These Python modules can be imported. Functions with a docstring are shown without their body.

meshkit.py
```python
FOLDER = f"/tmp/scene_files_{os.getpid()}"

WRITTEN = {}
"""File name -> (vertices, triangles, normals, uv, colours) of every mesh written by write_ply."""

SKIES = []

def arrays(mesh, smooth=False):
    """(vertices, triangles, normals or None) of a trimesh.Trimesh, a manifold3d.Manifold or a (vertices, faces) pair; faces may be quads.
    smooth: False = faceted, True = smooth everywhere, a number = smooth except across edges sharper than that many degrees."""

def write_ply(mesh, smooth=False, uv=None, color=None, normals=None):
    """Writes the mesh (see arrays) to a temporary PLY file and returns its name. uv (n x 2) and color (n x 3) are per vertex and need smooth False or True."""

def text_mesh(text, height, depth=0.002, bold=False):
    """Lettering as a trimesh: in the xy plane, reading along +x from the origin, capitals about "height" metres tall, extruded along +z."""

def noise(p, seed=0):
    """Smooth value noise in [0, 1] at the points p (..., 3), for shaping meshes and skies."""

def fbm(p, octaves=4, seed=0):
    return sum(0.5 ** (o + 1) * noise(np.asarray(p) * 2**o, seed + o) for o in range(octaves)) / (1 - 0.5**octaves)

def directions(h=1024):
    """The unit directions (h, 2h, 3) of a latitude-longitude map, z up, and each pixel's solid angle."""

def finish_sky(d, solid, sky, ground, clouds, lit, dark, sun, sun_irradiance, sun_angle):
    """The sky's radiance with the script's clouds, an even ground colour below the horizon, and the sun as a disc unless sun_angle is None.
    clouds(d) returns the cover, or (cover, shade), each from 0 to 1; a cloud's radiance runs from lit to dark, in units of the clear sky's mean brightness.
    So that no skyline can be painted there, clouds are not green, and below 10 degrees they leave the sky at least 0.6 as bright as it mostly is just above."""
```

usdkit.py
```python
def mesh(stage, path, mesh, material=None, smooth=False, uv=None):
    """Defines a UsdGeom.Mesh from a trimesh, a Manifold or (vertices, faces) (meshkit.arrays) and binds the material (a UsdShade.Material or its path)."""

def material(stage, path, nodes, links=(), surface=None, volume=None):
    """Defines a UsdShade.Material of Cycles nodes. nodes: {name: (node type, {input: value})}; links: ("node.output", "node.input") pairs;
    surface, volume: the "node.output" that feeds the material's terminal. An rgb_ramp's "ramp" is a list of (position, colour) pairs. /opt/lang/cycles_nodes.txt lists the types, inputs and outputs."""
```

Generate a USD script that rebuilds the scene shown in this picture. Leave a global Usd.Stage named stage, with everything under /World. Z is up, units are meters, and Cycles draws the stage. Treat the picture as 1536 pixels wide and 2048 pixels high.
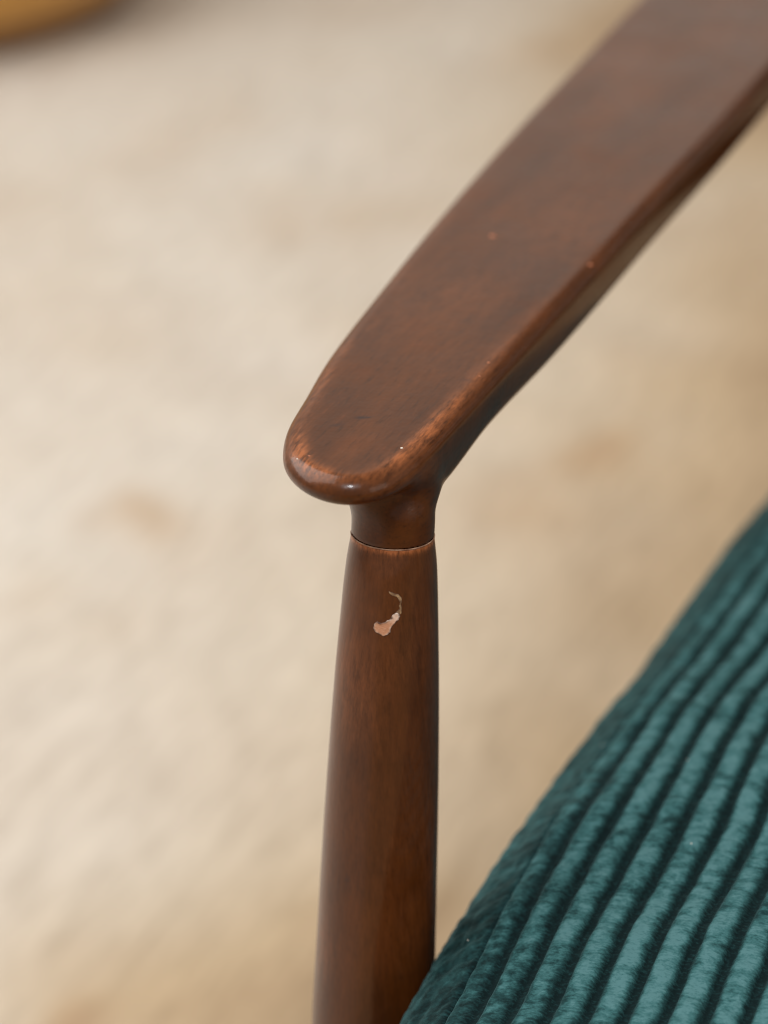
import math
import numpy as np
import trimesh
import meshkit
import usdkit
from shapely.geometry import Polygon, LineString
from scipy.interpolate import CubicSpline, PchipInterpolator
from scipy.ndimage import gaussian_filter, map_coordinates
from scipy.spatial import Delaunay
from pxr import Usd, UsdGeom, UsdLux, UsdShade, Sdf, Gf, Vt

stage = Usd.Stage.CreateInMemory()
UsdGeom.SetStageUpAxis(stage, "Z")
UsdGeom.SetStageMetersPerUnit(stage, 1.0)
UsdGeom.Xform.Define(stage, "/World")
UsdGeom.Scope.Define(stage, "/World/Looks")
M = UsdGeom.Mesh

# ------------------------------------------------------------------ camera
AZ, PITCH = math.radians(23), math.radians(28)
EYE = np.array([0.2726, -0.6495, 0.9457])
cam = UsdGeom.Camera.Define(stage, "/World/camera")
cam.CreateHorizontalApertureAttr(24.0)
cam.CreateVerticalApertureAttr(32.0)
cam.CreateFocalLengthAttr(75.27)
cam.CreateFStopAttr(4.6)
cam.CreateFocusDistanceAttr(0.792)
cam.CreateExposureAttr(0.0)
cam.CreateClippingRangeAttr(Gf.Vec2f(0.05, 100))
fw = Gf.Vec3d(-math.sin(AZ) * math.cos(PITCH), math.cos(AZ) * math.cos(PITCH), -math.sin(PITCH))
view = Gf.Matrix4d().SetLookAt(Gf.Vec3d(*EYE), Gf.Vec3d(*EYE) + fw, Gf.Vec3d(0, 0, 1))
cam.AddTransformOp().Set(view.GetInverse())

# ------------------------------------------------------------------ lights (an indoor picture: windows, a lamp and an added fill, no sky)
def rect_light(name, pos, target, w, h, power, color):
    l = UsdLux.RectLight.Define(stage, "/World/" + name)
    l.CreateWidthAttr(w); l.CreateHeightAttr(h)
    l.CreateIntensityAttr(power); l.CreateColorAttr(Gf.Vec3f(*color))
    m = Gf.Matrix4d().SetLookAt(Gf.Vec3d(*pos), Gf.Vec3d(*target), Gf.Vec3d(0, 0, 1))
    l.AddTransformOp().Set(m.GetInverse())
    return l

rect_light("window_light", (-2.0, 0.25, 2.4), (0.0, 0.4, 0.3), 2.8, 2.8, 3.4, (1.0, 0.975, 0.945))
rect_light("back_window_light", (-1.5, 4.2, 2.15), (0.0, 0.3, 0.5), 2.8, 1.5, 0.30, (1.0, 0.86, 0.76))
rect_light("ceiling_lamp", (0.42, -0.95, 2.35), (0.0, 0.0, 0.58), 0.24, 0.24, 130.0, (0.93, 0.97, 1.0))
rect_light("room_bounce_fill", (2.6, -0.2, 1.5), (0.0, 0.1, 0.5), 1.8, 1.4, 1.3, (1.0, 0.90, 0.80))  # added warm fill standing in for room bounce, no window seen here
dome = UsdLux.DomeLight.Define(stage, "/World/room_ambience")
dome.CreateIntensityAttr(0.15)
dome.CreateColorAttr(Gf.Vec3f(1.0, 0.89, 0.77))

# ------------------------------------------------------------------ helpers
used = {}

def numbered(path):
    k = used.get(path, 0)
    used[path] = k + 1
    return path if k == 0 else f"{path}_{k:03d}"

def say(prim, label=None, category=None, group=None, kind=None):
    for key, val in (("label", label), ("category", category), ("group", group), ("kind", kind)):
        if val:
            prim.SetCustomDataByKey(key, val)
    return prim

def thing(name, label, category, group=None):
    x = UsdGeom.Xform.Define(stage, numbered("/World/" + name)).GetPrim()
    return say(x, label, category, group)

def obj(name, v, f, mat, parent=None, normals=None, attrs=None, smooth=None):
    path = numbered((str(parent.GetPath()) if parent else "/World") + "/" + name)
    if smooth is not None:
        return usdkit.mesh(stage, path, (np.asarray(v), np.asarray(f)), MAT[mat], smooth=smooth).GetPrim()
    v, f = np.asarray(v, float), np.asarray(f, int)
    if f.shape[1] == 4:
        f = np.vstack([f[:, [0, 1, 2]], f[:, [0, 2, 3]]])
    m = M.Define(stage, path)
    m.CreatePointsAttr(Vt.Vec3fArray.FromNumpy(v.astype(np.float32)))
    m.CreateFaceVertexCountsAttr(Vt.IntArray.FromNumpy(np.full(len(f), 3, np.int32)))
    m.CreateFaceVertexIndicesAttr(Vt.IntArray.FromNumpy(f.astype(np.int32).ravel()))
    m.CreateSubdivisionSchemeAttr("none")
    if normals is None:
        _, _, normals = meshkit.arrays((v, f), True)
    m.CreateNormalsAttr(Vt.Vec3fArray.FromNumpy(np.asarray(normals, np.float32)))
    m.SetNormalsInterpolation("vertex")
    for k, a in (attrs or {}).items():
        UsdGeom.PrimvarsAPI(m).CreatePrimvar(k, Sdf.ValueTypeNames.FloatArray, "vertex").Set(Vt.FloatArray.FromNumpy(np.asarray(a, np.float32)))
    UsdShade.MaterialBindingAPI.Apply(m.GetPrim()).Bind(MAT[mat])
    return m.GetPrim()

def grid_faces(nu, nv, wrap_u=False):
    a = np.arange(nu * nv).reshape(nu, nv)
    if wrap_u:
        a = np.vstack([a, a[:1]])
    return np.stack([a[:-1, :-1].ravel(), a[1:, :-1].ravel(), a[1:, 1:].ravel(), a[:-1, 1:].ravel()], 1)

rng = np.random.default_rng(7)

class Noise2:
    """Smooth 2D noise field built from filtered white noise, about unit deviation, wrapped."""
    def __init__(self, seed, n=512, sigma=2.0):
        a = gaussian_filter(np.random.default_rng(seed).normal(size=(n, n)), sigma, mode="wrap")
        self.a, self.s, self.n = a / a.std(), sigma, n
    def __call__(self, x, y, size):
        k = 2.2 * self.s / size
        return map_coordinates(self.a, [np.asarray(x) * k % self.n, np.asarray(y) * k % self.n], order=1, mode="grid-wrap")

# ------------------------------------------------------------------ materials
MAT = {}
L = "/World/Looks/"

def wood(name, stretch, seed, grain, gloss, coat):
    n = {
        "tc": ("texture_coordinate", {}),
        "mp": ("mapping", {"scale": stretch, "location": (seed, seed * 1.7, 0.3)}),
        "gr": ("noise_texture", {"scale": 60.0, "detail": 6.0, "roughness": 0.6, "distortion": 0.4}),
        "ramp": ("rgb_ramp", {"ramp": [(0.30, (0.048, 0.0124, 0.0016)), (0.50, (0.067, 0.0174, 0.0020)), (0.72, (0.086, 0.0226, 0.0025))]}),
        # blotches of unevenly taken stain
        "bl": ("noise_texture", {"scale": 30.0, "detail": 4.0, "roughness": 0.6}),
        "blr": ("rgb_ramp", {"ramp": [(0.3, (0.84, 0.80, 0.78)), (0.55, (1.0, 1.0, 1.0)), (0.75, (1.16, 1.10, 1.04))]}),
        "mul0": ("mix_color", {"blend_type": "multiply", "fac": 1.0, "use_clamp": False}),
        "mul": ("mix_color", {"blend_type": "multiply", "fac": 1.0, "use_clamp": False}),
        "fg": ("noise_texture", {"scale": 820.0, "detail": 4.0, "roughness": 0.7}),
        "fgr": ("rgb_ramp", {"ramp": [(0.30, (1 - 0.48 * grain,) * 3), (0.46, (1.0, 1.0, 1.0)), (0.60, (1.06, 1.06, 1.06)), (0.74, (1 + 0.6 * grain, 1 + 0.5 * grain, 1 + 0.4 * grain))]}),
        # wear along edges (vertex data), broken up by fine scratches
        "wear": ("attribute", {"attribute": "wear"}),
        "fs": ("noise_texture", {"scale": 620.0, "detail": 5.0, "roughness": 0.75}),
        "fs2": ("noise_texture", {"scale": 150.0, "detail": 3.0, "roughness": 0.6}),
        "fa": ("math", {"math_type": "multiply_add", "value2": 5.0, "value3": -2.65}),
        "fb": ("math", {"math_type": "multiply_add", "value2": 1.5, "value3": 0.0}),
        "fsum": ("math", {"math_type": "add"}),
        "fsc": ("math", {"math_type": "add", "value2": 0.25, "use_clamp": False}),
        "wm": ("math", {"math_type": "multiply", "use_clamp": True}),
        "wm2": ("math", {"math_type": "multiply_add", "value2": 0.55, "value3": 0.0, "use_clamp": True}),
        "wc": ("mix_color", {"b": (0.31, 0.095, 0.028), "use_clamp": False}),
        # dark ink-like spots (vertex data)
        "spot": ("attribute", {"attribute": "spot"}),
        "sp": ("mix_color", {"b": (0.012, 0.006, 0.008), "use_clamp": False}),
        "pore": ("noise_texture", {"scale": 900.0, "detail": 3.0, "roughness": 0.6}),
        "rr": ("map_range", {"from_min": 0.3, "from_max": 0.7, "to_min": 0.24, "to_max": 0.36}),
        "bp": ("bump", {"strength": 0.08, "distance": 0.0005}),
        "bp2": ("bump", {"strength": 0.08, "distance": 0.0015}),
        "p": ("principled_bsdf", {"roughness": 0.36, "specular_ior_level": gloss, "coat_weight": coat, "coat_roughness": 0.06, "coat_ior": 1.5}),
    }
    k = [("tc.object", "mp.vector"), ("mp.vector", "gr.vector"), ("gr.fac", "ramp.fac"), ("tc.object", "bl.vector"), ("bl.fac", "blr.fac"),
         ("ramp.color", "mul0.a"), ("blr.color", "mul0.b"), ("mp.vector", "fg.vector"), ("fg.fac", "fgr.fac"), ("mul0.result", "mul.a"), ("fgr.color", "mul.b"), ("mp.vector", "fs.vector"), ("tc.object", "fs2.vector"),
         ("fs.fac", "fa.value1"), ("fs2.fac", "fb.value1"), ("fa.value", "fsum.value1"), ("fb.value", "fsum.value2"), ("fsum.value", "fsc.value1"),
         ("fsc.value", "wm.value1"), ("wear.fac", "wm.value2"), ("wear.fac", "wm2.value1"), ("wm.value", "wc.fac"), ("mul.result", "wc.a"),
         ("spot.fac", "sp.fac"), ("wc.result", "sp.a"), ("sp.result", "p.base_color"), ("mp.vector", "pore.vector"), ("pore.fac", "bp.height"),
         ("fs2.fac", "bp2.height"), ("bp.normal", "bp2.normal"), ("bp2.normal", "p.normal"), ("bp.normal", "p.coat_normal"), ("bl.fac", "rr.value"), ("rr.result", "p.roughness")]
    MAT[name] = usdkit.material(stage, L + name, n, k, surface="p.BSDF")

wood("stained_wood_arm", (1.0, 0.14, 1.0), 0.13, 0.8, 0.22, 0.20)
wood("stained_wood_leg", (1.0, 1.0, 0.12), 0.71, 0.45, 0.28, 0.30)
MAT["joint_dust"] = usdkit.material(stage, L + "joint_dust", {
    "tc": ("texture_coordinate", {}), "n": ("noise_texture", {"scale": 300.0, "detail": 3.0}),
    "r": ("rgb_ramp", {"ramp": [(0.35, (0.13, 0.055, 0.028)), (0.62, (0.36, 0.21, 0.135))]}),
    "p": ("principled_bsdf", {"roughness": 0.7})},
    [("tc.object", "n.vector"), ("n.fac", "r.fac"), ("r.color", "p.base_color")], surface="p.BSDF")
MAT["bare_wood"] = usdkit.material(stage, L + "bare_wood", {
    "tc": ("texture_coordinate", {}), "cov": ("attribute", {"attribute": "cover"}), "cm": ("mix_color", {"a": (0.062, 0.0172, 0.0034), "use_clamp": False}), "n": ("noise_texture", {"scale": 700.0, "detail": 4.0}),
    "rim": ("attribute", {"attribute": "rim"}),
    "r": ("rgb_ramp", {"ramp": [(0.0, (0.50, 0.235, 0.13)), (0.55, (0.64, 0.40, 0.285)), (1.0, (0.80, 0.65, 0.56))]}),
    "m": ("math", {"math_type": "multiply_add", "value2": 0.5, "value3": -0.25}),
    "a": ("math", {"math_type": "add", "use_clamp": True}),
    "b": ("bump", {"strength": 0.6, "distance": 0.0006}),
    "p": ("principled_bsdf", {"roughness": 0.55})},
    [("tc.object", "n.vector"), ("n.fac", "m.value1"), ("m.value", "a.value1"), ("rim.fac", "a.value2"), ("a.value", "r.fac"), ("r.color", "cm.b"), ("cov.fac", "cm.fac"), ("cm.result", "p.base_color"),
     ("n.fac", "b.height"), ("b.normal", "p.normal")], surface="p.BSDF")
MAT["scuff"] = usdkit.material(stage, L + "scuff", {
    "tc": ("texture_coordinate", {}), "cov": ("attribute", {"attribute": "cover"}), "cm": ("mix_color", {"a": (0.062, 0.0172, 0.0034), "use_clamp": False}), "n": ("noise_texture", {"scale": 500.0, "detail": 3.0}),
    "r": ("rgb_ramp", {"ramp": [(0.35, (0.11, 0.05, 0.022)), (0.65, (0.42, 0.27, 0.14))]}),
    "p": ("principled_bsdf", {"roughness": 0.6})},
    [("tc.object", "n.vector"), ("n.fac", "r.fac"), ("r.color", "cm.b"), ("cov.fac", "cm.fac"), ("cm.result", "p.base_color")], surface="p.BSDF")
MAT["pale_fleck"] = usdkit.material(stage, L + "pale_fleck", {
    "tc": ("texture_coordinate", {}), "n": ("noise_texture", {"scale": 900.0}),
    "r": ("rgb_ramp", {"ramp": [(0.3, (0.72, 0.66, 0.58)), (0.7, (0.86, 0.84, 0.80))]}),
    "p": ("principled_bsdf", {"roughness": 0.6})},
    [("tc.object", "n.vector"), ("n.fac", "r.fac"), ("r.color", "p.base_color")], surface="p.BSDF")
MAT["orange_fleck"] = usdkit.material(stage, L + "orange_fleck", {
    "tc": ("texture_coordinate", {}), "n": ("noise_texture", {"scale": 900.0}),
    "r": ("rgb_ramp", {"ramp": [(0.3, (0.36, 0.11, 0.05)), (0.7, (0.46, 0.16, 0.07))]}),
    "p": ("principled_bsdf", {"roughness": 0.5})},
    [("tc.object", "n.vector"), ("n.fac", "r.fac"), ("r.color", "p.base_color")], surface="p.BSDF")

# velvet: pile colour varies with how it lies, plus painted groove shade (vertex data), a soft sheen on top
MAT["corduroy_velvet"] = usdkit.material(stage, L + "corduroy_velvet", {
    "tc": ("texture_coordinate", {}),
    "pile_shade": ("attribute", {"attribute": "pile_shade"}),
    "mp": ("mapping", {"scale": (0.7, 1.5, 1.0)}),
    "n": ("noise_texture", {"scale": 760.0, "detail": 4.0, "roughness": 0.7}),
    "nm": ("math", {"math_type": "multiply_add", "value2": 1.35, "value3": -0.675}),
    "a": ("math", {"math_type": "add", "use_clamp": True}),
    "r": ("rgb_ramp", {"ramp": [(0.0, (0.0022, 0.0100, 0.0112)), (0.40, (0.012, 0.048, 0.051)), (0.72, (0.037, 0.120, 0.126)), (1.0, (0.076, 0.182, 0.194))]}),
    "b": ("bump", {"strength": 0.35, "distance": 0.0008}),
    "p": ("principled_bsdf", {"roughness": 0.85, "specular_ior_level": 0.12, "sheen_weight": 0.2, "sheen_roughness": 0.35, "sheen_tint": (0.35, 0.75, 0.76)})},
    [("tc.object", "mp.vector"), ("mp.vector", "n.vector"), ("n.fac", "nm.value1"), ("nm.value", "a.value1"), ("pile_shade.fac", "a.value2"), ("a.value", "r.fac"),
     ("r.color", "p.base_color"), ("n.fac", "b.height"), ("b.normal", "p.normal")], surface="p.BSDF")

# carpet: faded colour and painted chair shade (vertex data) over a woven rib
MAT["carpet_pile"] = usdkit.material(stage, L + "carpet_pile", {
    "tc": ("texture_coordinate", {}),
    "dye_shade": ("attribute", {"attribute": "dye_shade"}),
    "red": ("attribute", {"attribute": "red"}),
    "r": ("rgb_ramp", {"ramp": [(0.0, (0.65, 0.612, 0.558)), (0.35, (0.58, 0.505, 0.405)), (0.7, (0.49, 0.375, 0.245)), (1.0, (0.36, 0.245, 0.14))]}),
    "rm": ("mix_color", {"b": (0.42, 0.285, 0.18), "use_clamp": False}),
    "rot": ("mapping", {"rotation": (0.0, 0.0, 0.62), "scale": (1.0, 0.16, 1.0)}),
    "w": ("noise_texture", {"scale": 130.0, "detail": 3.0, "roughness": 0.6}),
    "wr": ("rgb_ramp", {"ramp": [(0.3, (0.84, 0.82, 0.80)), (0.5, (1.0, 1.0, 1.0)), (0.7, (1.08, 1.08, 1.08))]}),
    "mul": ("mix_color", {"blend_type": "multiply", "fac": 1.0, "use_clamp": False}),
    "w2": ("noise_texture", {"scale": 52.0, "detail": 1.0, "roughness": 0.5}),
    "wr2": ("rgb_ramp", {"ramp": [(0.3, (0.94, 0.93, 0.92)), (0.5, (1.0, 1.0, 1.0)), (0.7, (1.04, 1.04, 1.04))]}),
    "mul2": ("mix_color", {"blend_type": "multiply", "fac": 1.0, "use_clamp": False}),
    "b": ("bump", {"strength": 0.7, "distance": 0.004}),
    "p": ("principled_bsdf", {"roughness": 0.95, "specular_ior_level": 0.1, "sheen_weight": 0.1})},
    [("dye_shade.fac", "r.fac"), ("r.color", "rm.a"), ("red.fac", "rm.fac"), ("tc.object", "rot.vector"), ("rot.vector", "w.vector"), ("w.fac", "wr.fac"),
     ("rm.result", "mul.a"), ("wr.color", "mul.b"), ("mul.result", "mul2.a"), ("rot.vector", "w2.vector"), ("w2.fac", "wr2.fac"), ("wr2.color", "mul2.b"), ("mul2.result", "p.base_color"), ("w.fac", "b.height"), ("b.normal", "p.normal")], surface="p.BSDF")

MAT["mustard_cloth"] = usdkit.material(stage, L + "mustard_cloth", {
    "tc": ("texture_coordinate", {}), "n": ("noise_texture", {"scale": 160.0, "detail": 4.0}),
    "r": ("rgb_ramp", {"ramp": [(0.3, (0.48, 0.235, 0.046)), (0.7, (0.60, 0.32, 0.072))]}),
    "b": ("bump", {"strength": 0.4, "distance": 0.002}),
    "p": ("principled_bsdf", {"roughness": 0.7, "sheen_weight": 0.15})},
    [("tc.object", "n.vector"), ("n.fac", "r.fac"), ("r.color", "p.base_color"), ("n.fac", "b.height"), ("b.normal", "p.normal")], surface="p.BSDF")
MAT["foot_shadow_brown"] = usdkit.material(stage, L + "foot_shadow_brown", {
    "tc": ("texture_coordinate", {}), "n": ("noise_texture", {"scale": 120.0}),
    "r": ("rgb_ramp", {"ramp": [(0.3, (0.18, 0.085, 0.03)), (0.7, (0.24, 0.12, 0.045))]}),
    "p": ("principled_bsdf", {"roughness": 0.6})},
    [("tc.object", "n.vector"), ("n.fac", "r.fac"), ("r.color", "p.base_color")], surface="p.BSDF")

# ------------------------------------------------------------------ setting: the carpet
def sheet_lines(lo, hi, step, far):
    mid = np.arange(lo, hi + 1e-9, step)
    out = np.array([0.05, 0.15, 0.4, 1.0, 2.2, far])
    return np.concatenate([(lo - out)[::-1], mid, hi + out])

gx, gy = sheet_lines(-1.9, 0.5, 0.009, 5.0), sheet_lines(0.0, 2.75, 0.009, 5.0)
GX, GY = np.meshgrid(gx, gy, indexing="ij")
nA, nB, nC = Noise2(1), Noise2(2), Noise2(3)
big = 0.5 * nA(GX + 3, GY + 3, 0.55) + 0.5 * nB(GX + 9, GY + 1, 0.26)
fine = nC(GX + 5, GY + 2, 0.075)
zone = 1 / (1 + np.exp(-(GX + 0.36 + 0.10 * (GY - 1.2) + 0.04 * big) / 0.11))        # tan carpet field with some of the chair's shade painted in
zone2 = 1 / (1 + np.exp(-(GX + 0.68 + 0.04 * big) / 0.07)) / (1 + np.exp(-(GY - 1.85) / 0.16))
dye_shade = 0.10 + 0.06 * big + 0.02 * fine + 0.78 * np.maximum(zone, 1.15 * zone2)
red = 0.06 + 0.05 * nB(GX + 1, GY + 6, 0.16)
for x, y, sx, sy, a in [(-.654, .963, .022, .05, .28), (-.651, .905, .035, .04, .25), (-.575, .833, .03, .05, .22), (-.293, 1.169, .03, .05, .35), (-.294, 1.066, .03, .045, .25),
                        (-.680, 1.61, .04, .06, .14), (-.679, 2.325, .07, .09, .2), (-.747, 2.20, .05, .08, .2), (-.316, .344, .022, .022, .5), (-.606, .75, .03, .05, .14),
                        (-.243, .432, .05, .06, .2), (-.329, 1.79, .05, .08, .15), (-.793, 1.546, .05, .08, .12), (-1.0, 1.75, .06, .1, .12), (-.47, 1.20, .03, .05, .12)]:
    wx, wy = GX + 0.022 * nB(GX, GY, 0.09), GY + 0.03 * nA(GX, GY, 0.09)
    g = a * np.exp(-((wx - x) / sx) ** 2 - ((wy - y) / sy) ** 2) * (1 + 0.35 * nC(GX, GY, 0.05))
    red += g * 1.3
    dye_shade += g * 0.5
rb = np.random.default_rng(21)
for _ in range(70):
    x, y, sz = rb.uniform(-1.5, 0.1), rb.uniform(0.2, 2.6), rb.uniform(0.015, 0.045)
    g = rb.uniform(0.03, 0.12) * np.exp(-((GX + 0.02 * nB(GX, GY, 0.09) - x) / sz) ** 2 - ((GY + 0.03 * nA(GX, GY, 0.09) - y) / (1.5 * sz)) ** 2)
    red += g
    dye_shade += 0.4 * g
V = np.stack([GX, GY, 0.0015 * fine], -1).reshape(-1, 3)
dye_shade += 0.15 * np.exp(-((GX + 0.235) / 0.10) ** 2 - ((GY - 0.42) / 0.13) ** 2) + 0.10 * np.exp(-((GX + 0.31) / 0.08) ** 2 - ((GY - 0.35) / 0.05) ** 2)  # chair and leg shade painted into the carpet colour
c = obj("carpet", V, grid_faces(len(gx), len(gy)), "carpet_pile", attrs={"dye_shade": np.clip(dye_shade, 0, 1).ravel(), "red": np.clip(red, 0, .85).ravel()})
say(c, "faded cream and tan woven carpet under the chair", kind="structure")

# ------------------------------------------------------------------ implicit surfaces for the carved wood
def smin(a, b, k):
    h = np.clip(0.5 + 0.5 * (b - a) / k, 0, 1)
    return b + (a - b) * h - k * h * (1 - h)

def rmax(a, b, r):
    """Intersection with a round edge of radius r."""
    u, v = np.maximum(a + r, 0), np.maximum(b + r, 0)
    return np.minimum(np.maximum(a, b), -r) + np.hypot(u, v)

def surface_nets(F, lo, step):
    s = F < 0
    idx = -np.ones(np.array(F.shape) - 1, np.int64)
    corners = [(i, j, k) for i in (0, 1) for j in (0, 1) for k in (0, 1)]
    sl = lambda A, c: A[c[0]:A.shape[0] - 1 + c[0], c[1]:A.shape[1] - 1 + c[1], c[2]:A.shape[2] - 1 + c[2]]
    cnt = sum(sl(s, c).astype(np.int8) for c in corners)
    cells = np.argwhere((cnt > 0) & (cnt < 8))
    idx[tuple(cells.T)] = np.arange(len(cells))
    acc, n = np.zeros((len(cells), 3)), np.zeros(len(cells))
    for a in corners:
        for ax in range(3):
            if a[ax] == 0:
                b = list(a); b[ax] = 1
                fa, fb = F[tuple((cells + a).T)], F[tuple((cells + b).T)]
                m = (fa < 0) != (fb < 0)
                t = np.where(m, fa / np.where(m, fa - fb, 1), 0)
                p = cells + np.array(a, float)
                p[:, ax] += t
                acc[m] += p[m]; n[m] += 1
    v = lo + (acc / n[:, None]) * step
    faces = []
    for ax in range(3):
        o = [(1, 2), (2, 0), (0, 1)][ax]
        a = [slice(None)] * 3; b = [slice(None)] * 3
        a[ax], b[ax] = slice(0, -1), slice(1, None)
        e = np.argwhere(s[tuple(a)] != s[tuple(b)])
        e = e[(e[:, o[0]] > 0) & (e[:, o[1]] > 0) & (e[:, o[0]] < F.shape[o[0]] - 1) & (e[:, o[1]] < F.shape[o[1]] - 1)]
        inside = s[tuple(e.T)]
        q = []
        for d0, d1 in ((1, 1), (0, 1), (0, 0), (1, 0)):
            g = e.copy(); g[:, o[0]] -= d0; g[:, o[1]] -= d1
            q.append(idx[tuple(g.T)])
        q = np.stack(q, 1)
        q[~inside] = q[~inside][:, ::-1]
        faces.append(q)
    f = np.vstack(faces)
    return v, np.vstack([f[:, [0, 1, 2]], f[:, [0, 2, 3]]])

def poly_sd(px, py, poly):
    a, b = poly, np.roll(poly, -1, 0)
    d2, inside = np.full(px.shape, 1e9), np.zeros(px.shape, bool)
    for (ax, ay), (bx, by) in zip(a, b):
        ex, ey = bx - ax, by - ay
        wx, wy = px - ax, py - ay
        t = np.clip((wx * ex + wy * ey) / (ex * ex + ey * ey), 0, 1)
        d2 = np.minimum(d2, (wx - ex * t) ** 2 + (wy - ey * t) ** 2)
        inside ^= ((ay > py) != (by > py)) & (px < ex * (py - ay) / (ey if ey else 1e-12) + ax)
    return np.where(inside, -1, 1) * np.sqrt(d2)

# ------------------------------------------------------------------ armchair
# millimetres here: x across the seat, y towards the chair's back, z up
ZT = 598.0                                      # top of the arm
LEG_O = np.array([0.0, 0.2, 563.0])
LEG_AX = np.array([0.0049, -0.106, -1.0]); LEG_AX /= np.linalg.norm(LEG_AX)
OUT = [(-84, 640), (-84.5, 531), (-78.6, 421), (-72.9, 322), (-67.7, 250), (-62.1, 183), (-57.1, 133), (-52.5, 89), (-47.6, 50), (-42.2, 21), (-38.2, 0),
       (-32.8, -15), (-27.2, -24.5), (-19.5, -31.5), (-11.5, -35.0), (-3.5, -35.2), (4.0, -31.5), (9.3, -24.0), (11.8, -13), (12.8, 0), (13.2, 25), (13.2, 60), (13.4, 110),
       (13.6, 170), (13.2, 260), (13.6, 350), (12.5, 450), (11, 550), (10, 640)]
o = np.array(OUT, float)
par = np.r_[0, np.cumsum(np.hypot(*np.diff(o, axis=0).T) ** 0.5)]
fine_o = CubicSpline(par, o)(np.linspace(0, par[-1], 170))
POLY = fine_o
ZB = PchipInterpolator([-60, -30, -8, 14, 40, 80, 130, 300, 640], [588.5, 588.0, 586.5, 581.3, 576.8, 572.8, 570.4, 571.4, 571.5])

def arm_field(x, y, z, d2):
    side = d2 + 0.011 * (z - 589.0) ** 2              # slightly rounded flanks
    zb = ZB(y) - 11.5 * np.exp(-((y - 12) / np.where(y < 12, 11.0, 36.0)) ** 2) * np.exp(-((x - 4) / 20.0) ** 2)
    top = z - ZT
    a = rmax(side, top, 5.4)
    t = np.clip((y + 12) / 70, 0, 1)
    a = rmax(a, zb - z, 5.6 + 4.4 * t * t * (3 - 2 * t))
    # stub turned down to meet the leg
    wx, wy, wz = x - LEG_O[0], y - LEG_O[1], z - LEG_O[2]
    s = wx * LEG_AX[0] + wy * LEG_AX[1] + wz * LEG_AX[2]
    rad = np.sqrt(np.maximum((wx - s * LEG_AX[0]) ** 2 + (wy - s * LEG_AX[1]) ** 2 + (wz - s * LEG_AX[2]) ** 2, 1e-9))
    rn = 13.9 - 0.022 * np.maximum(-s - 11, 0) ** 2 + 0.026 * np.clip(-s - 4, 0, 14) ** 2 / (1 + np.exp((x - 1) / 3.0)) - 0.017 * np.clip(-s - 5, 0, 14) ** 2 / (1 + np.exp(-(x - 1) / 3.0))
    neck = rmax(rad - np.minimum(rn, 18), -(s + 31.0), 9.0)
    b = smin(a, neck, 10.5)
    b = np.maximum(b, z - ZT)                     # nothing rises through the top
    b = np.maximum(b, s)      # cut square at the seam
    return b

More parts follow.
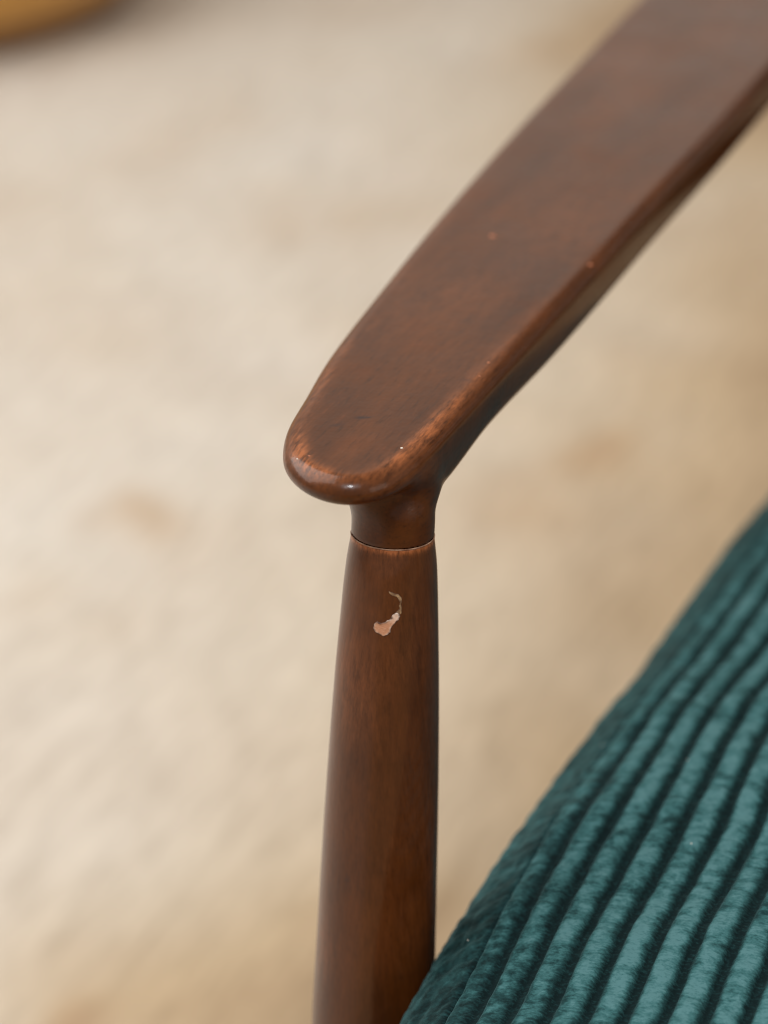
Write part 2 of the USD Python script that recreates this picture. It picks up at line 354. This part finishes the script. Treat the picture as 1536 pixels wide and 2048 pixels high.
def build_arm():
    st = 1.05
    lo = np.array([-92.0, -42.0, 555.0])
    n = np.array([112, 655, 46]); n = np.ceil(n / st).astype(int)
    gx = lo[0] + st * np.arange(n[0]); gy = lo[1] + st * np.arange(n[1]); gz = lo[2] + st * np.arange(n[2])
    X, Y = np.meshgrid(gx, gy, indexing="ij")
    D = poly_sd(X, Y, POLY)
    F = arm_field(X[:, :, None], Y[:, :, None], gz[None, None, :], D[:, :, None])
    F[:, -1, :] = 1.0                            # closed rear end
    v, f = surface_nets(F, lo, st)
    interp = lambda p: map_coordinates(D, [(p[:, 0] - lo[0]) / st, (p[:, 1] - lo[1]) / st], order=3, mode="nearest")
    fld = lambda p: arm_field(p[:, 0], p[:, 1], p[:, 2], interp(p))
    def grad(p, h=0.5):
        g = np.stack([fld(p + h * e) - fld(p - h * e) for e in np.eye(3)], 1)
        return g / np.maximum(np.linalg.norm(g, axis=1, keepdims=True), 1e-9)
    live = v[:, 1] < gy[-3]
    for _ in range(3):
        g = grad(v)
        v = v - np.where(live[:, None], np.clip(fld(v), -0.6, 0.6)[:, None] * g, 0)
    nrm = grad(v, 0.8)
    s = (v - LEG_O) @ LEG_AX
    cap = s > -0.15
    nrm[cap] = LEG_AX
    nrm[~live] = (0, 1, 0)
    d = interp(v)
    x, y, z = v.T
    up = np.clip((z - (ZT - 8)) / 5, 0, 1)
    ring = np.exp(-((d + 5.0) / 2.8) ** 2) * up
    inner = 1 / (1 + np.exp(-(x + 14) / 5))
    tip = np.exp(-np.maximum(y + 12, 0) / 24)
    nz = 0.85 + 0.18 * nA(x, y, 12.0)
    amp = np.maximum(1.15 * tip, np.maximum(inner * (0.8 * np.exp(-np.maximum(y - 50, 0) / 40)), (1 - inner) * (0.30 * np.exp(-np.maximum(y - 40, 0) / 70) + 0.08)))
    wear = 0.85 * ring * amp * nz
    wear += 0.40 * np.exp(-((y + 14) / 22) ** 2) * np.exp(-((z - 590) / 4.0) ** 2) * (0.5 + 0.5 * nB(x, z * 2, 6))
    wear += 0.05 * up * (d < -8) * np.clip(nB(x, y * 0.5, 20), 0, 2)
    spot = np.zeros(len(v))
    for sx, sy, a, b_, r, k in [(-15.9, 11, 1.9, 1.1, 0.5, .95), (-13.6, 12.2, 1.1, .5, .9, .7), (-21.3, 2.5, 2.0, 1.0, .8, .6), (5.2, 52, 1.6, 1.0, .2, .4), (-30, 30, 1.0, 0.8, .2, .4), (-8, 34, 2.2, .6, .9, .3)]:
        cx, cy = (x - sx) * math.cos(r) + (y - sy) * math.sin(r), -(x - sx) * math.sin(r) + (y - sy) * math.cos(r)
        spot += k * np.exp(-(cx / a) ** 2 - (cy / b_) ** 2) * (z > ZT - 3)
    return v / 1000, f, nrm, np.clip(wear, 0, 1.3), np.clip(spot, 0, .95)

chair = thing("armchair", "dark stained wooden armchair with worn rounded paddle arm and turned leg", "armchair")
av, af, an, aw, asp = build_arm()
obj("armrest", av, af, "stained_wood_arm", chair, normals=an, attrs={"wear": aw, "spot": asp})
WIDE = 0.540                                     # the chair's other side mirrors this one
flip = lambda v: np.column_stack([WIDE - v[:, 0], v[:, 1], v[:, 2]])
obj("armrest", flip(av), af[:, ::-1], "stained_wood_arm", chair, normals=an * [-1, 1, 1], attrs={"wear": aw, "spot": asp})

S_K = [0, 0.0006, 0.0016, 0.010, 0.032, 0.060, 0.099, 0.160, 0.191, 0.260, 0.380, 0.560]
R_K = [0.01375, 0.01395, 0.01408, 0.0152, 0.0167, 0.0182, 0.0197, 0.0214, 0.0221, 0.0222, 0.0190, 0.0135]
leg_r = PchipInterpolator(S_K, R_K)
E1 = np.cross(LEG_AX, [0, 1, 0]); E1 /= np.linalg.norm(E1)
E2 = np.cross(LEG_AX, E1)

def leg_point(theta, s, lift=0.0):
    theta, s = np.asarray(theta, float), np.asarray(s, float)
    r = leg_r(s) + lift
    return LEG_O / 1000 + s[..., None] * LEG_AX + (r * np.cos(theta))[..., None] * E1 + (r * np.sin(theta))[..., None] * E2

def build_leg():
    s = np.concatenate([[0.0002, .0004, .0006, .0008, .0011, .0014, .0018, .0024, .0034], np.linspace(.005, .2, 90), np.linspace(.21, 0.5635, 60)])
    th = np.linspace(0, 2 * np.pi, 160, endpoint=False)
    T, S = np.meshgrid(th, s, indexing="ij")
    v = leg_point(T, S).reshape(-1, 3)
    f = grid_faces(len(th), len(s), True)
    f = np.vstack([f[:, [0, 1, 2]], f[:, [0, 2, 3]]])
    n = len(v)
    v = np.vstack([v, LEG_O / 1000 + LEG_AX * s[0], LEG_O / 1000 + LEG_AX * s[-1]])
    ring = np.arange(len(th)) * len(s)
    f = np.vstack([f, np.stack([ring, np.roll(ring, -1), np.full(len(th), n)], 1), np.stack([np.roll(ring, -1) + len(s) - 1, ring + len(s) - 1, np.full(len(th), n + 1)], 1)])
    m = trimesh.Trimesh(v, f, process=False)
    if m.volume < 0:
        f = f[:, ::-1]
    wear = np.r_[(0.95 * np.exp(-((S - .0005) / .0012) ** 2) + 0.05 + 0.05 * np.clip(nB(T * 14, S * 400, 9.0), 0, 3)).ravel(), 0, 0]
    spot = np.r_[(0.5 * np.exp(-((T - 1.75) / .05) ** 2 - ((S - .1235) / .0022) ** 2)).ravel(), 0, 0]
    return v, f, wear, spot

lv, lf, lw, lsp = build_leg()
front_leg = obj("front_leg", lv, lf, "stained_wood_leg", chair, attrs={"wear": lw, "spot": lsp})
say(front_leg, "front leg with a pale chip below the joint")
obj("front_leg", flip(lv), lf[:, ::-1], "stained_wood_leg", chair, attrs={"wear": lw, "spot": lsp})

def patch(outline, name, mat, lift, parent, dome=0.0, soft=0.65):
    """A thin patch lying on the leg's surface; the outline is (angle, millimetres below the joint)."""
    o = np.array(outline, float) + [0, 2.0]              # given from 2 mm below the joint
    q = np.column_stack([o[:, 0] * 16.0, o[:, 1]])
    n = len(q)
    q = CubicSpline(np.arange(n + 1), np.vstack([q, q[:1]]), bc_type="periodic")(np.linspace(0, n, n * 4, endpoint=False))
    q = q + 0.13 * np.column_stack([nA(q[:, 0], q[:, 1], 0.9), nB(q[:, 0], q[:, 1], 0.9)])
    pg = Polygon(q).buffer(0)
    x0, y0, x1, y1 = pg.bounds
    gx, gy = np.meshgrid(np.arange(x0, x1, .22), np.arange(y0, y1, .22))
    g = np.column_stack([gx.ravel(), gy.ravel()])
    sd = -poly_sd(g[:, 0], g[:, 1], q)
    pts = np.vstack([q, g[sd > 0.12]])
    edge = np.r_[np.zeros(len(q)), sd[sd > 0.12]]
    tri = Delaunay(pts).simplices
    cen = pts[tri].mean(1)
    tri = tri[poly_sd(cen[:, 0], cen[:, 1], q) < 0]
    h = lift + dome * np.exp(-((edge - .35) / .3) ** 2) * (edge > 0)
    h = np.where(edge == 0, -0.03, h) / 1000
    v = leg_point(pts[:, 0] / 16.0, pts[:, 1] / 1000, h)
    cr = np.cross(v[tri[:, 1]] - v[tri[:, 0]], v[tri[:, 2]] - v[tri[:, 0]])
    axis = LEG_O / 1000 + ((v - LEG_O / 1000) @ LEG_AX)[:, None] * LEG_AX
    outw = ((v - axis)[tri].mean(1) * cr).sum(1) < 0
    tri[outw] = tri[outw][:, ::-1]
    cover = np.clip((edge - 0.02) / soft + 0.25 * nC(pts[:, 0], pts[:, 1], 0.7), 0, 1) * (edge > 0)
    return obj(name, v, tri, mat, parent, attrs={"cover": cover, "rim": np.clip(np.exp(-(edge / .5) ** 2) * (0.75 + 0.4 * nB(pts[:, 0], pts[:, 1], 1.6)) + 0.75 / (1 + np.exp((pts[:, 1] - 24.8) / 0.5)), 0, 1)})

BLOB = [(1.509, 25.167), (1.481, 23.799), (1.416, 23.173), (1.306, 23.424), (1.233, 22.415), (1.17, 21.614), (1.14, 20.494), (1.088, 19.663), (1.005, 19.699), (0.974, 20.724),
        (0.991, 21.816), (1.038, 23.085), (1.12, 24.738), (1.15, 25.841), (1.168, 27.14), (1.22, 27.655), (1.303, 28.063), (1.379, 27.697), (1.447, 27.039), (1.494, 26.245)]
chip = patch(BLOB, "chip", "bare_wood", 0.10, front_leg, 0.12)
say(chip, "pale pinkish chip of bare wood")
TAIL = np.array([(1.005, 19.9), (0.975, 18.342), (0.971, 16.7), (0.984, 15.028), (1.022, 13.831), (1.079, 13.311), (1.147, 13.033), (1.215, 12.502)])
wid = np.array([.60, .55, .45, .66, .72, .62, .52, .3])
tp = np.column_stack([TAIL[:, 0] * 16, TAIL[:, 1]])
tg = np.gradient(tp, axis=0); tg /= np.linalg.norm(tg, axis=1, keepdims=True)
nn = np.column_stack([-tg[:, 1], tg[:, 0]]) * wid[:, None]
tail = np.vstack([tp + nn, (tp - nn)[::-1]]) / [16, 1]
patch(tail, "scuff_mark", "scuff", 0.06, front_leg, 0.03, 0.34)
say(stage.GetPrimAtPath("/World/armchair/front_leg/scuff_mark"), "curved hairline scuff above the chip")

# dust line in the joint between leg and arm
def torus(center, axis, R, r, nu=120, nv=8):
    e1 = np.cross(axis, [0, 1, 0]); e1 /= np.linalg.norm(e1); e2 = np.cross(axis, e1)
    a, b = np.meshgrid(np.linspace(0, 2 * np.pi, nu, endpoint=False), np.linspace(0, 2 * np.pi, nv, endpoint=False), indexing="ij")
    rad = R + r * np.cos(b)
    v = center + (rad * np.cos(a))[..., None] * e1 + (rad * np.sin(a))[..., None] * e2 + (r * np.sin(b))[..., None] * axis
    idx = np.arange(nu * nv).reshape(nu, nv)
    idx = np.hstack([np.vstack([idx, idx[:1]]), np.vstack([idx, idx[:1]])[:, :1]])
    f = np.stack([idx[:-1, :-1].ravel(), idx[1:, :-1].ravel(), idx[1:, 1:].ravel(), idx[:-1, 1:].ravel()], 1)
    m = trimesh.Trimesh(v.reshape(-1, 3), np.vstack([f[:, [0, 1, 2]], f[:, [0, 2, 3]]]), process=False)
    if m.volume < 0:
        m.invert()
    return np.array(m.vertices), np.array(m.faces)

v, f = torus(LEG_O / 1000 + LEG_AX * 0.0001, LEG_AX, 0.01388, 0.00025)
obj("joint_line", v, f, "joint_dust", chair)

# small flecks on the arm
def fleck(p, r, mat, name, parent, flat=0.4, n=(0, 0, 1)):
    m = trimesh.creation.icosphere(2, 1.0)
    v = np.array(m.vertices)
    v = v * (1 + 0.18 * np.sin(7 * v[:, :1] + p[0] * 9e3) * np.cos(5 * v[:, 1:2]))
    v = v * [r, r, r * flat]
    R = trimesh.geometry.align_vectors([0, 0, 1], n)[:3, :3]
    obj(name, v @ R.T + np.asarray(p), m.faces, mat, parent)

arm = stage.GetPrimAtPath("/World/armchair/armrest")
def on_arm(x, y, sideways=False):
    """The highest (or, seen from the front, the foremost) point of the arm near x, y in millimetres."""
    w = av[(np.hypot(av[:, 0] * 1000 - x, av[:, 1] * 1000 - y) < 1.2)]
    return w[w[:, 2].argmax()]
for x, y, r, mt in [(6.0, -4.0, .42, "pale_fleck"), (-19.3, -21.4, .40, "orange_fleck"), (-32.9, 181.5, 1.2, "orange_fleck"), (10.5, 170, 1.2, "orange_fleck"),
                    (-24, -24.5, .28, "pale_fleck"), (9.0, 57.0, .35, "orange_fleck"), (8.2, 69.0, .5, "orange_fleck")]:
    p = on_arm(x, y)
    fleck(p, r / 1000, mt, "fleck", arm, 0.15 if mt == "orange_fleck" else 0.4)

# rails, rear legs and back, standing outside the picture to the right
def box(x0, x1, y0, y1, z0, z1, r=0.006):
    c = trimesh.creation.box([x1 - x0 - 2 * r, y1 - y0 - 2 * r, z1 - z0 - 2 * r])
    s = trimesh.creation.icosphere(2, r)
    pts = (np.array(c.vertices)[:, None, :] + np.array(s.vertices)[None]).reshape(-1, 3)
    h = trimesh.convex.convex_hull(pts)
    h.apply_translation([(x0 + x1) / 2, (y0 + y1) / 2, (z0 + z1) / 2])
    return h

def plain(name, m, mat="stained_wood_leg", parent=None):
    obj(name, m.vertices, m.faces, mat, parent or chair, smooth=40)

plain("side_rail", box(0.004, 0.028, 0.010, 0.600, 0.255, 0.318))
plain("side_rail", box(WIDE - 0.028, WIDE - 0.004, 0.010, 0.600, 0.255, 0.318))
plain("front_rail", box(0.020, WIDE - 0.020, -0.020, 0.004, 0.250, 0.315))
for x in (0.008, WIDE - 0.042):
    plain("rear_leg", box(x, x + 0.034, 0.598, 0.632, 0.0, 0.90))
for z in (0.48, 0.62, 0.76, 0.86):
    plain("back_slat", box(0.042, WIDE - 0.042, 0.606, 0.624, z - 0.030, z + 0.030))

# ------------------------------------------------------------------ seat cushion
PERIOD = 0.0124
X0, X1 = 0.0225, WIDE - 0.0225
ZE = PchipInterpolator([-.12, -.05, .0, .055, .124, .207, .327, .432, .62], [.4005, .4035, .4060, .4060, .4025, .3950, .3840, .3715, .350])
Y0, Y1 = -0.098, 0.585
RX, RZ = 0.055, 0.034

def build_cushion():
    # arc along the section: left side, left shoulder, top, right shoulder, right side
    ph = np.radians(np.linspace(0, 90, 60))
    side = np.column_stack([np.full(40, 0.0), np.linspace(-0.075, 0, 40, endpoint=False)])
    side[:, 0] += 0.006 * ((side[:, 1] + 0.0) / 0.075) ** 2
    sh = np.column_stack([RX * (1 - np.cos(ph)), RZ * np.sin(ph)])
    half = np.vstack([side, sh])
    top = np.column_stack([np.linspace(RX, (X1 - X0) / 2, 300)[1:], np.full(299, RZ)])
    left = np.vstack([half, top])
    arc = np.r_[0, np.cumsum(np.hypot(*np.diff(left, axis=0).T))]
    seam_arc = np.interp(np.radians(56), ph, arc[40:100])
    ntot = arc[-1]
    u = np.unique(np.r_[np.arange(0, seam_arc + 0.17, 0.0007), np.arange(seam_arc + 0.17, ntot, 0.0014), ntot])
    ux, uz = np.interp(u, arc, left[:, 0]), np.interp(u, arc, left[:, 1])
    # mirrored right half
    U = np.r_[u, (2 * ntot - u[:-1])[::-1]]
    PX = np.r_[ux, (X1 - X0 - ux[:-1])[::-1]]
    PZ = np.r_[uz, uz[:-1][::-1]]
    vv = np.unique(np.r_[np.linspace(Y0, Y0 + 0.02, 30), np.arange(Y0 + 0.02, 0.36, 0.0011), np.arange(0.36, Y1 - 0.02, 0.002), np.linspace(Y1 - 0.02, Y1, 30)])
    UU, VV = np.meshgrid(U, vv, indexing="ij")
    PXX, PZZ = np.broadcast_to(PX[:, None], UU.shape), np.broadcast_to(PZ[:, None], UU.shape)
    e = np.minimum(UU, 2 * ntot - UU)                       # arc from the nearer side's foot
    # crown, deepest just behind the front edge
    cr = 0.026 * (1 - np.exp(-np.maximum(np.minimum(PXX, X1 - X0 - PXX) - 0.012, 0) / 0.075)) * np.clip(1.0 - ((VV - 0.05) / 0.36) ** 2, 0.0, 1) 
    end = np.minimum(VV - Y0, Y1 - VV)
    roll = 0.030 - np.sqrt(np.maximum(0.030 ** 2 - np.maximum(0.030 - end, 0) ** 2, 0))
    inset = 0.6 * roll
    px = X0 + np.where(PXX < (X1 - X0) / 2, np.maximum(PXX, inset), np.minimum(PXX, X1 - X0 - inset))
    lumps = 0.0016 * nA(px * 1000, VV * 1000, 55) + 0.0005 * nB(px * 1000, VV * 1000, 18)
    topness = np.clip((PZZ + 0.02) / 0.03, 0, 1)
    base = np.stack([px, VV + 0 * px, ZE(VV) - 0.0128 + PZZ + cr + lumps * topness - roll * topness], -1)
    du, dv = np.gradient(base, axis=0), np.gradient(base, axis=1)
    nrm = np.cross(du, dv)
    nrm /= np.maximum(np.linalg.norm(nrm, axis=-1, keepdims=True), 1e-12)
    nrm *= -np.sign((nrm * [0, 0, 1]).sum(-1).mean()) * -1
    # wales: rounded ridges along y on the top, running up the sides on the border strip
    wob = 0.0005 * nB(e * 1000, VV * 1000, 60) + 0.00010 * nA(e * 1000, VV * 1000, 9)
    t = ((e - seam_arc + wob) / PERIOD) % 1.0
    t = t ** 0.78                                          # the pile leans a little to one side
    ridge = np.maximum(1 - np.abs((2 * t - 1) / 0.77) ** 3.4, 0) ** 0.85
    t2 = ((VV + 0.0008 * nC(e * 1000, VV * 1000, 22)) / 0.0105) % 1.0
    ridge2 = np.sqrt(np.maximum(1 - (2 * t2 - 1) ** 2, 0))
    on_top = 1 / (1 + np.exp(-(e - seam_arc) / 0.0006))
    h = on_top * 0.0023 * ridge + (1 - on_top) * 0.0007 * ridge2
    h -= 0.0022 * np.exp(-((e - seam_arc) / 0.0012) ** 2)
    wrink = 0.00016 * nC(e * 1000, VV * 1000, 4.5) + 0.00012 * nA(e * 1000, VV * 1000, 2.4)
    h += wrink
    pts = base + nrm * h[..., None]
    # how the pile lies, crushed dark patches, plus painted shade: light ridge, dark groove
    crush = nA(e * 1000 * 0.8 + 40, VV * 1000, 6.0) * 0.40 + nB(e * 1000 + 9, VV * 1000 * 1.4, 2.6) * 0.60 + 0.5 * nC(e * 1000, VV * 1000, 38)
    rows = 0.05 * np.sin(VV / 0.0016 * 2 * np.pi + 1.5 * nB(e * 1000, VV * 1000, 9))
    pile_top_shade = (0.84 - 0.34 * np.exp(-((e - seam_arc) / 0.018) ** 2)) * ridge ** 1.5 + 0.20 * crush * ridge + rows * ridge
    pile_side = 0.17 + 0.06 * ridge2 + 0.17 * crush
    pile_shade = on_top * pile_top_shade + (1 - on_top) * pile_side
    nu, nv = UU.shape
    v = pts.reshape(-1, 3)
    f = grid_faces(nu, nv)
    f = np.vstack([f[:, [0, 1, 2]], f[:, [0, 2, 3]]])
    # close the bottom and both ends with fans
    loop = np.r_[np.arange(nv) + 0, (np.arange(1, nu) * nv + nv - 1), ((nu - 1) * nv + np.arange(nv - 1)[::-1]), (np.arange(1, nu - 1) * nv)[::-1]]
    v = np.vstack([v, [(X0 + X1) / 2, (Y0 + Y1) / 2, 0.3185]])
    c = len(v) - 1
    f = np.vstack([f, np.stack([np.roll(loop, -1), loop, np.full(len(loop), c)], 1)])
    if nrm[..., 2].mean() < 0:
        f = f[:, ::-1]
    return v, f, np.r_[np.clip(pile_shade, 0, 1).ravel(), 0.2]

cv, cf, cp = build_cushion()
if trimesh.Trimesh(cv, cf, process=False).volume < 0:
    cf = cf[:, ::-1]
cushion = thing("seat_cushion", "dark teal velvet seat cushion of wide corduroy, lying beside the wooden leg", "cushion")
cover = obj("cover", cv, cf, "corduroy_velvet", cushion, attrs={"pile_shade": cp})
for x, y in [(83, 83), (36, -20), (41, 114), (100, 30)]:
    w = cv[np.hypot(cv[:, 0] * 1000 - x, cv[:, 1] * 1000 - y) < 1.6]
    p = w[w[:, 2].argmax()]
    fleck(p, 0.00028, "pale_fleck", "lint", cushion, 0.7)

# ------------------------------------------------------------------ mustard pouf at the upper left
def lathe(prof, center, n=120):
    prof = np.array(prof, float)
    th = np.linspace(0, 2 * np.pi, n, endpoint=False)
    v = np.stack([prof[None, :, 0] * np.cos(th)[:, None], prof[None, :, 0] * np.sin(th)[:, None], np.broadcast_to(prof[None, :, 1], (n, len(prof)))], -1).reshape(-1, 3) + center
    f = grid_faces(n, len(prof), True)
    m = trimesh.Trimesh(v, np.vstack([f[:, [0, 1, 2]], f[:, [0, 2, 3]]]), process=False)
    if m.volume < 0:
        m.invert()
    return np.array(m.vertices), np.array(m.faces)

PC = np.array([-1.69, 2.145, 0.0])
pouf = thing("pouf", "mustard yellow rounded pouf on the carpet, cut off at the upper left", "pouf")
a = np.radians(np.linspace(-62, 90, 50))
prof = [(0.001, 0.030)] + [(0.30 + 0.12 * np.sign(np.cos(t)) * abs(np.cos(t)) ** 0.8 * 1.0, 0.15 + 0.135 * np.sin(t)) for t in a] + [(0.15, 0.292), (0.001, 0.295)]
v, f = lathe(prof, PC)
obj("cover", v, f, "mustard_cloth", pouf)
v, f = lathe([(0.001, 0.0), (0.350, 0.0), (0.362, 0.004), (0.366, 0.012), (0.364, 0.022), (0.355, 0.032), (0.001, 0.032)], PC)
obj("base_band", v, f, "foot_shadow_brown", pouf)  # brown foot band, its colour stands for the shadow line under the pouf
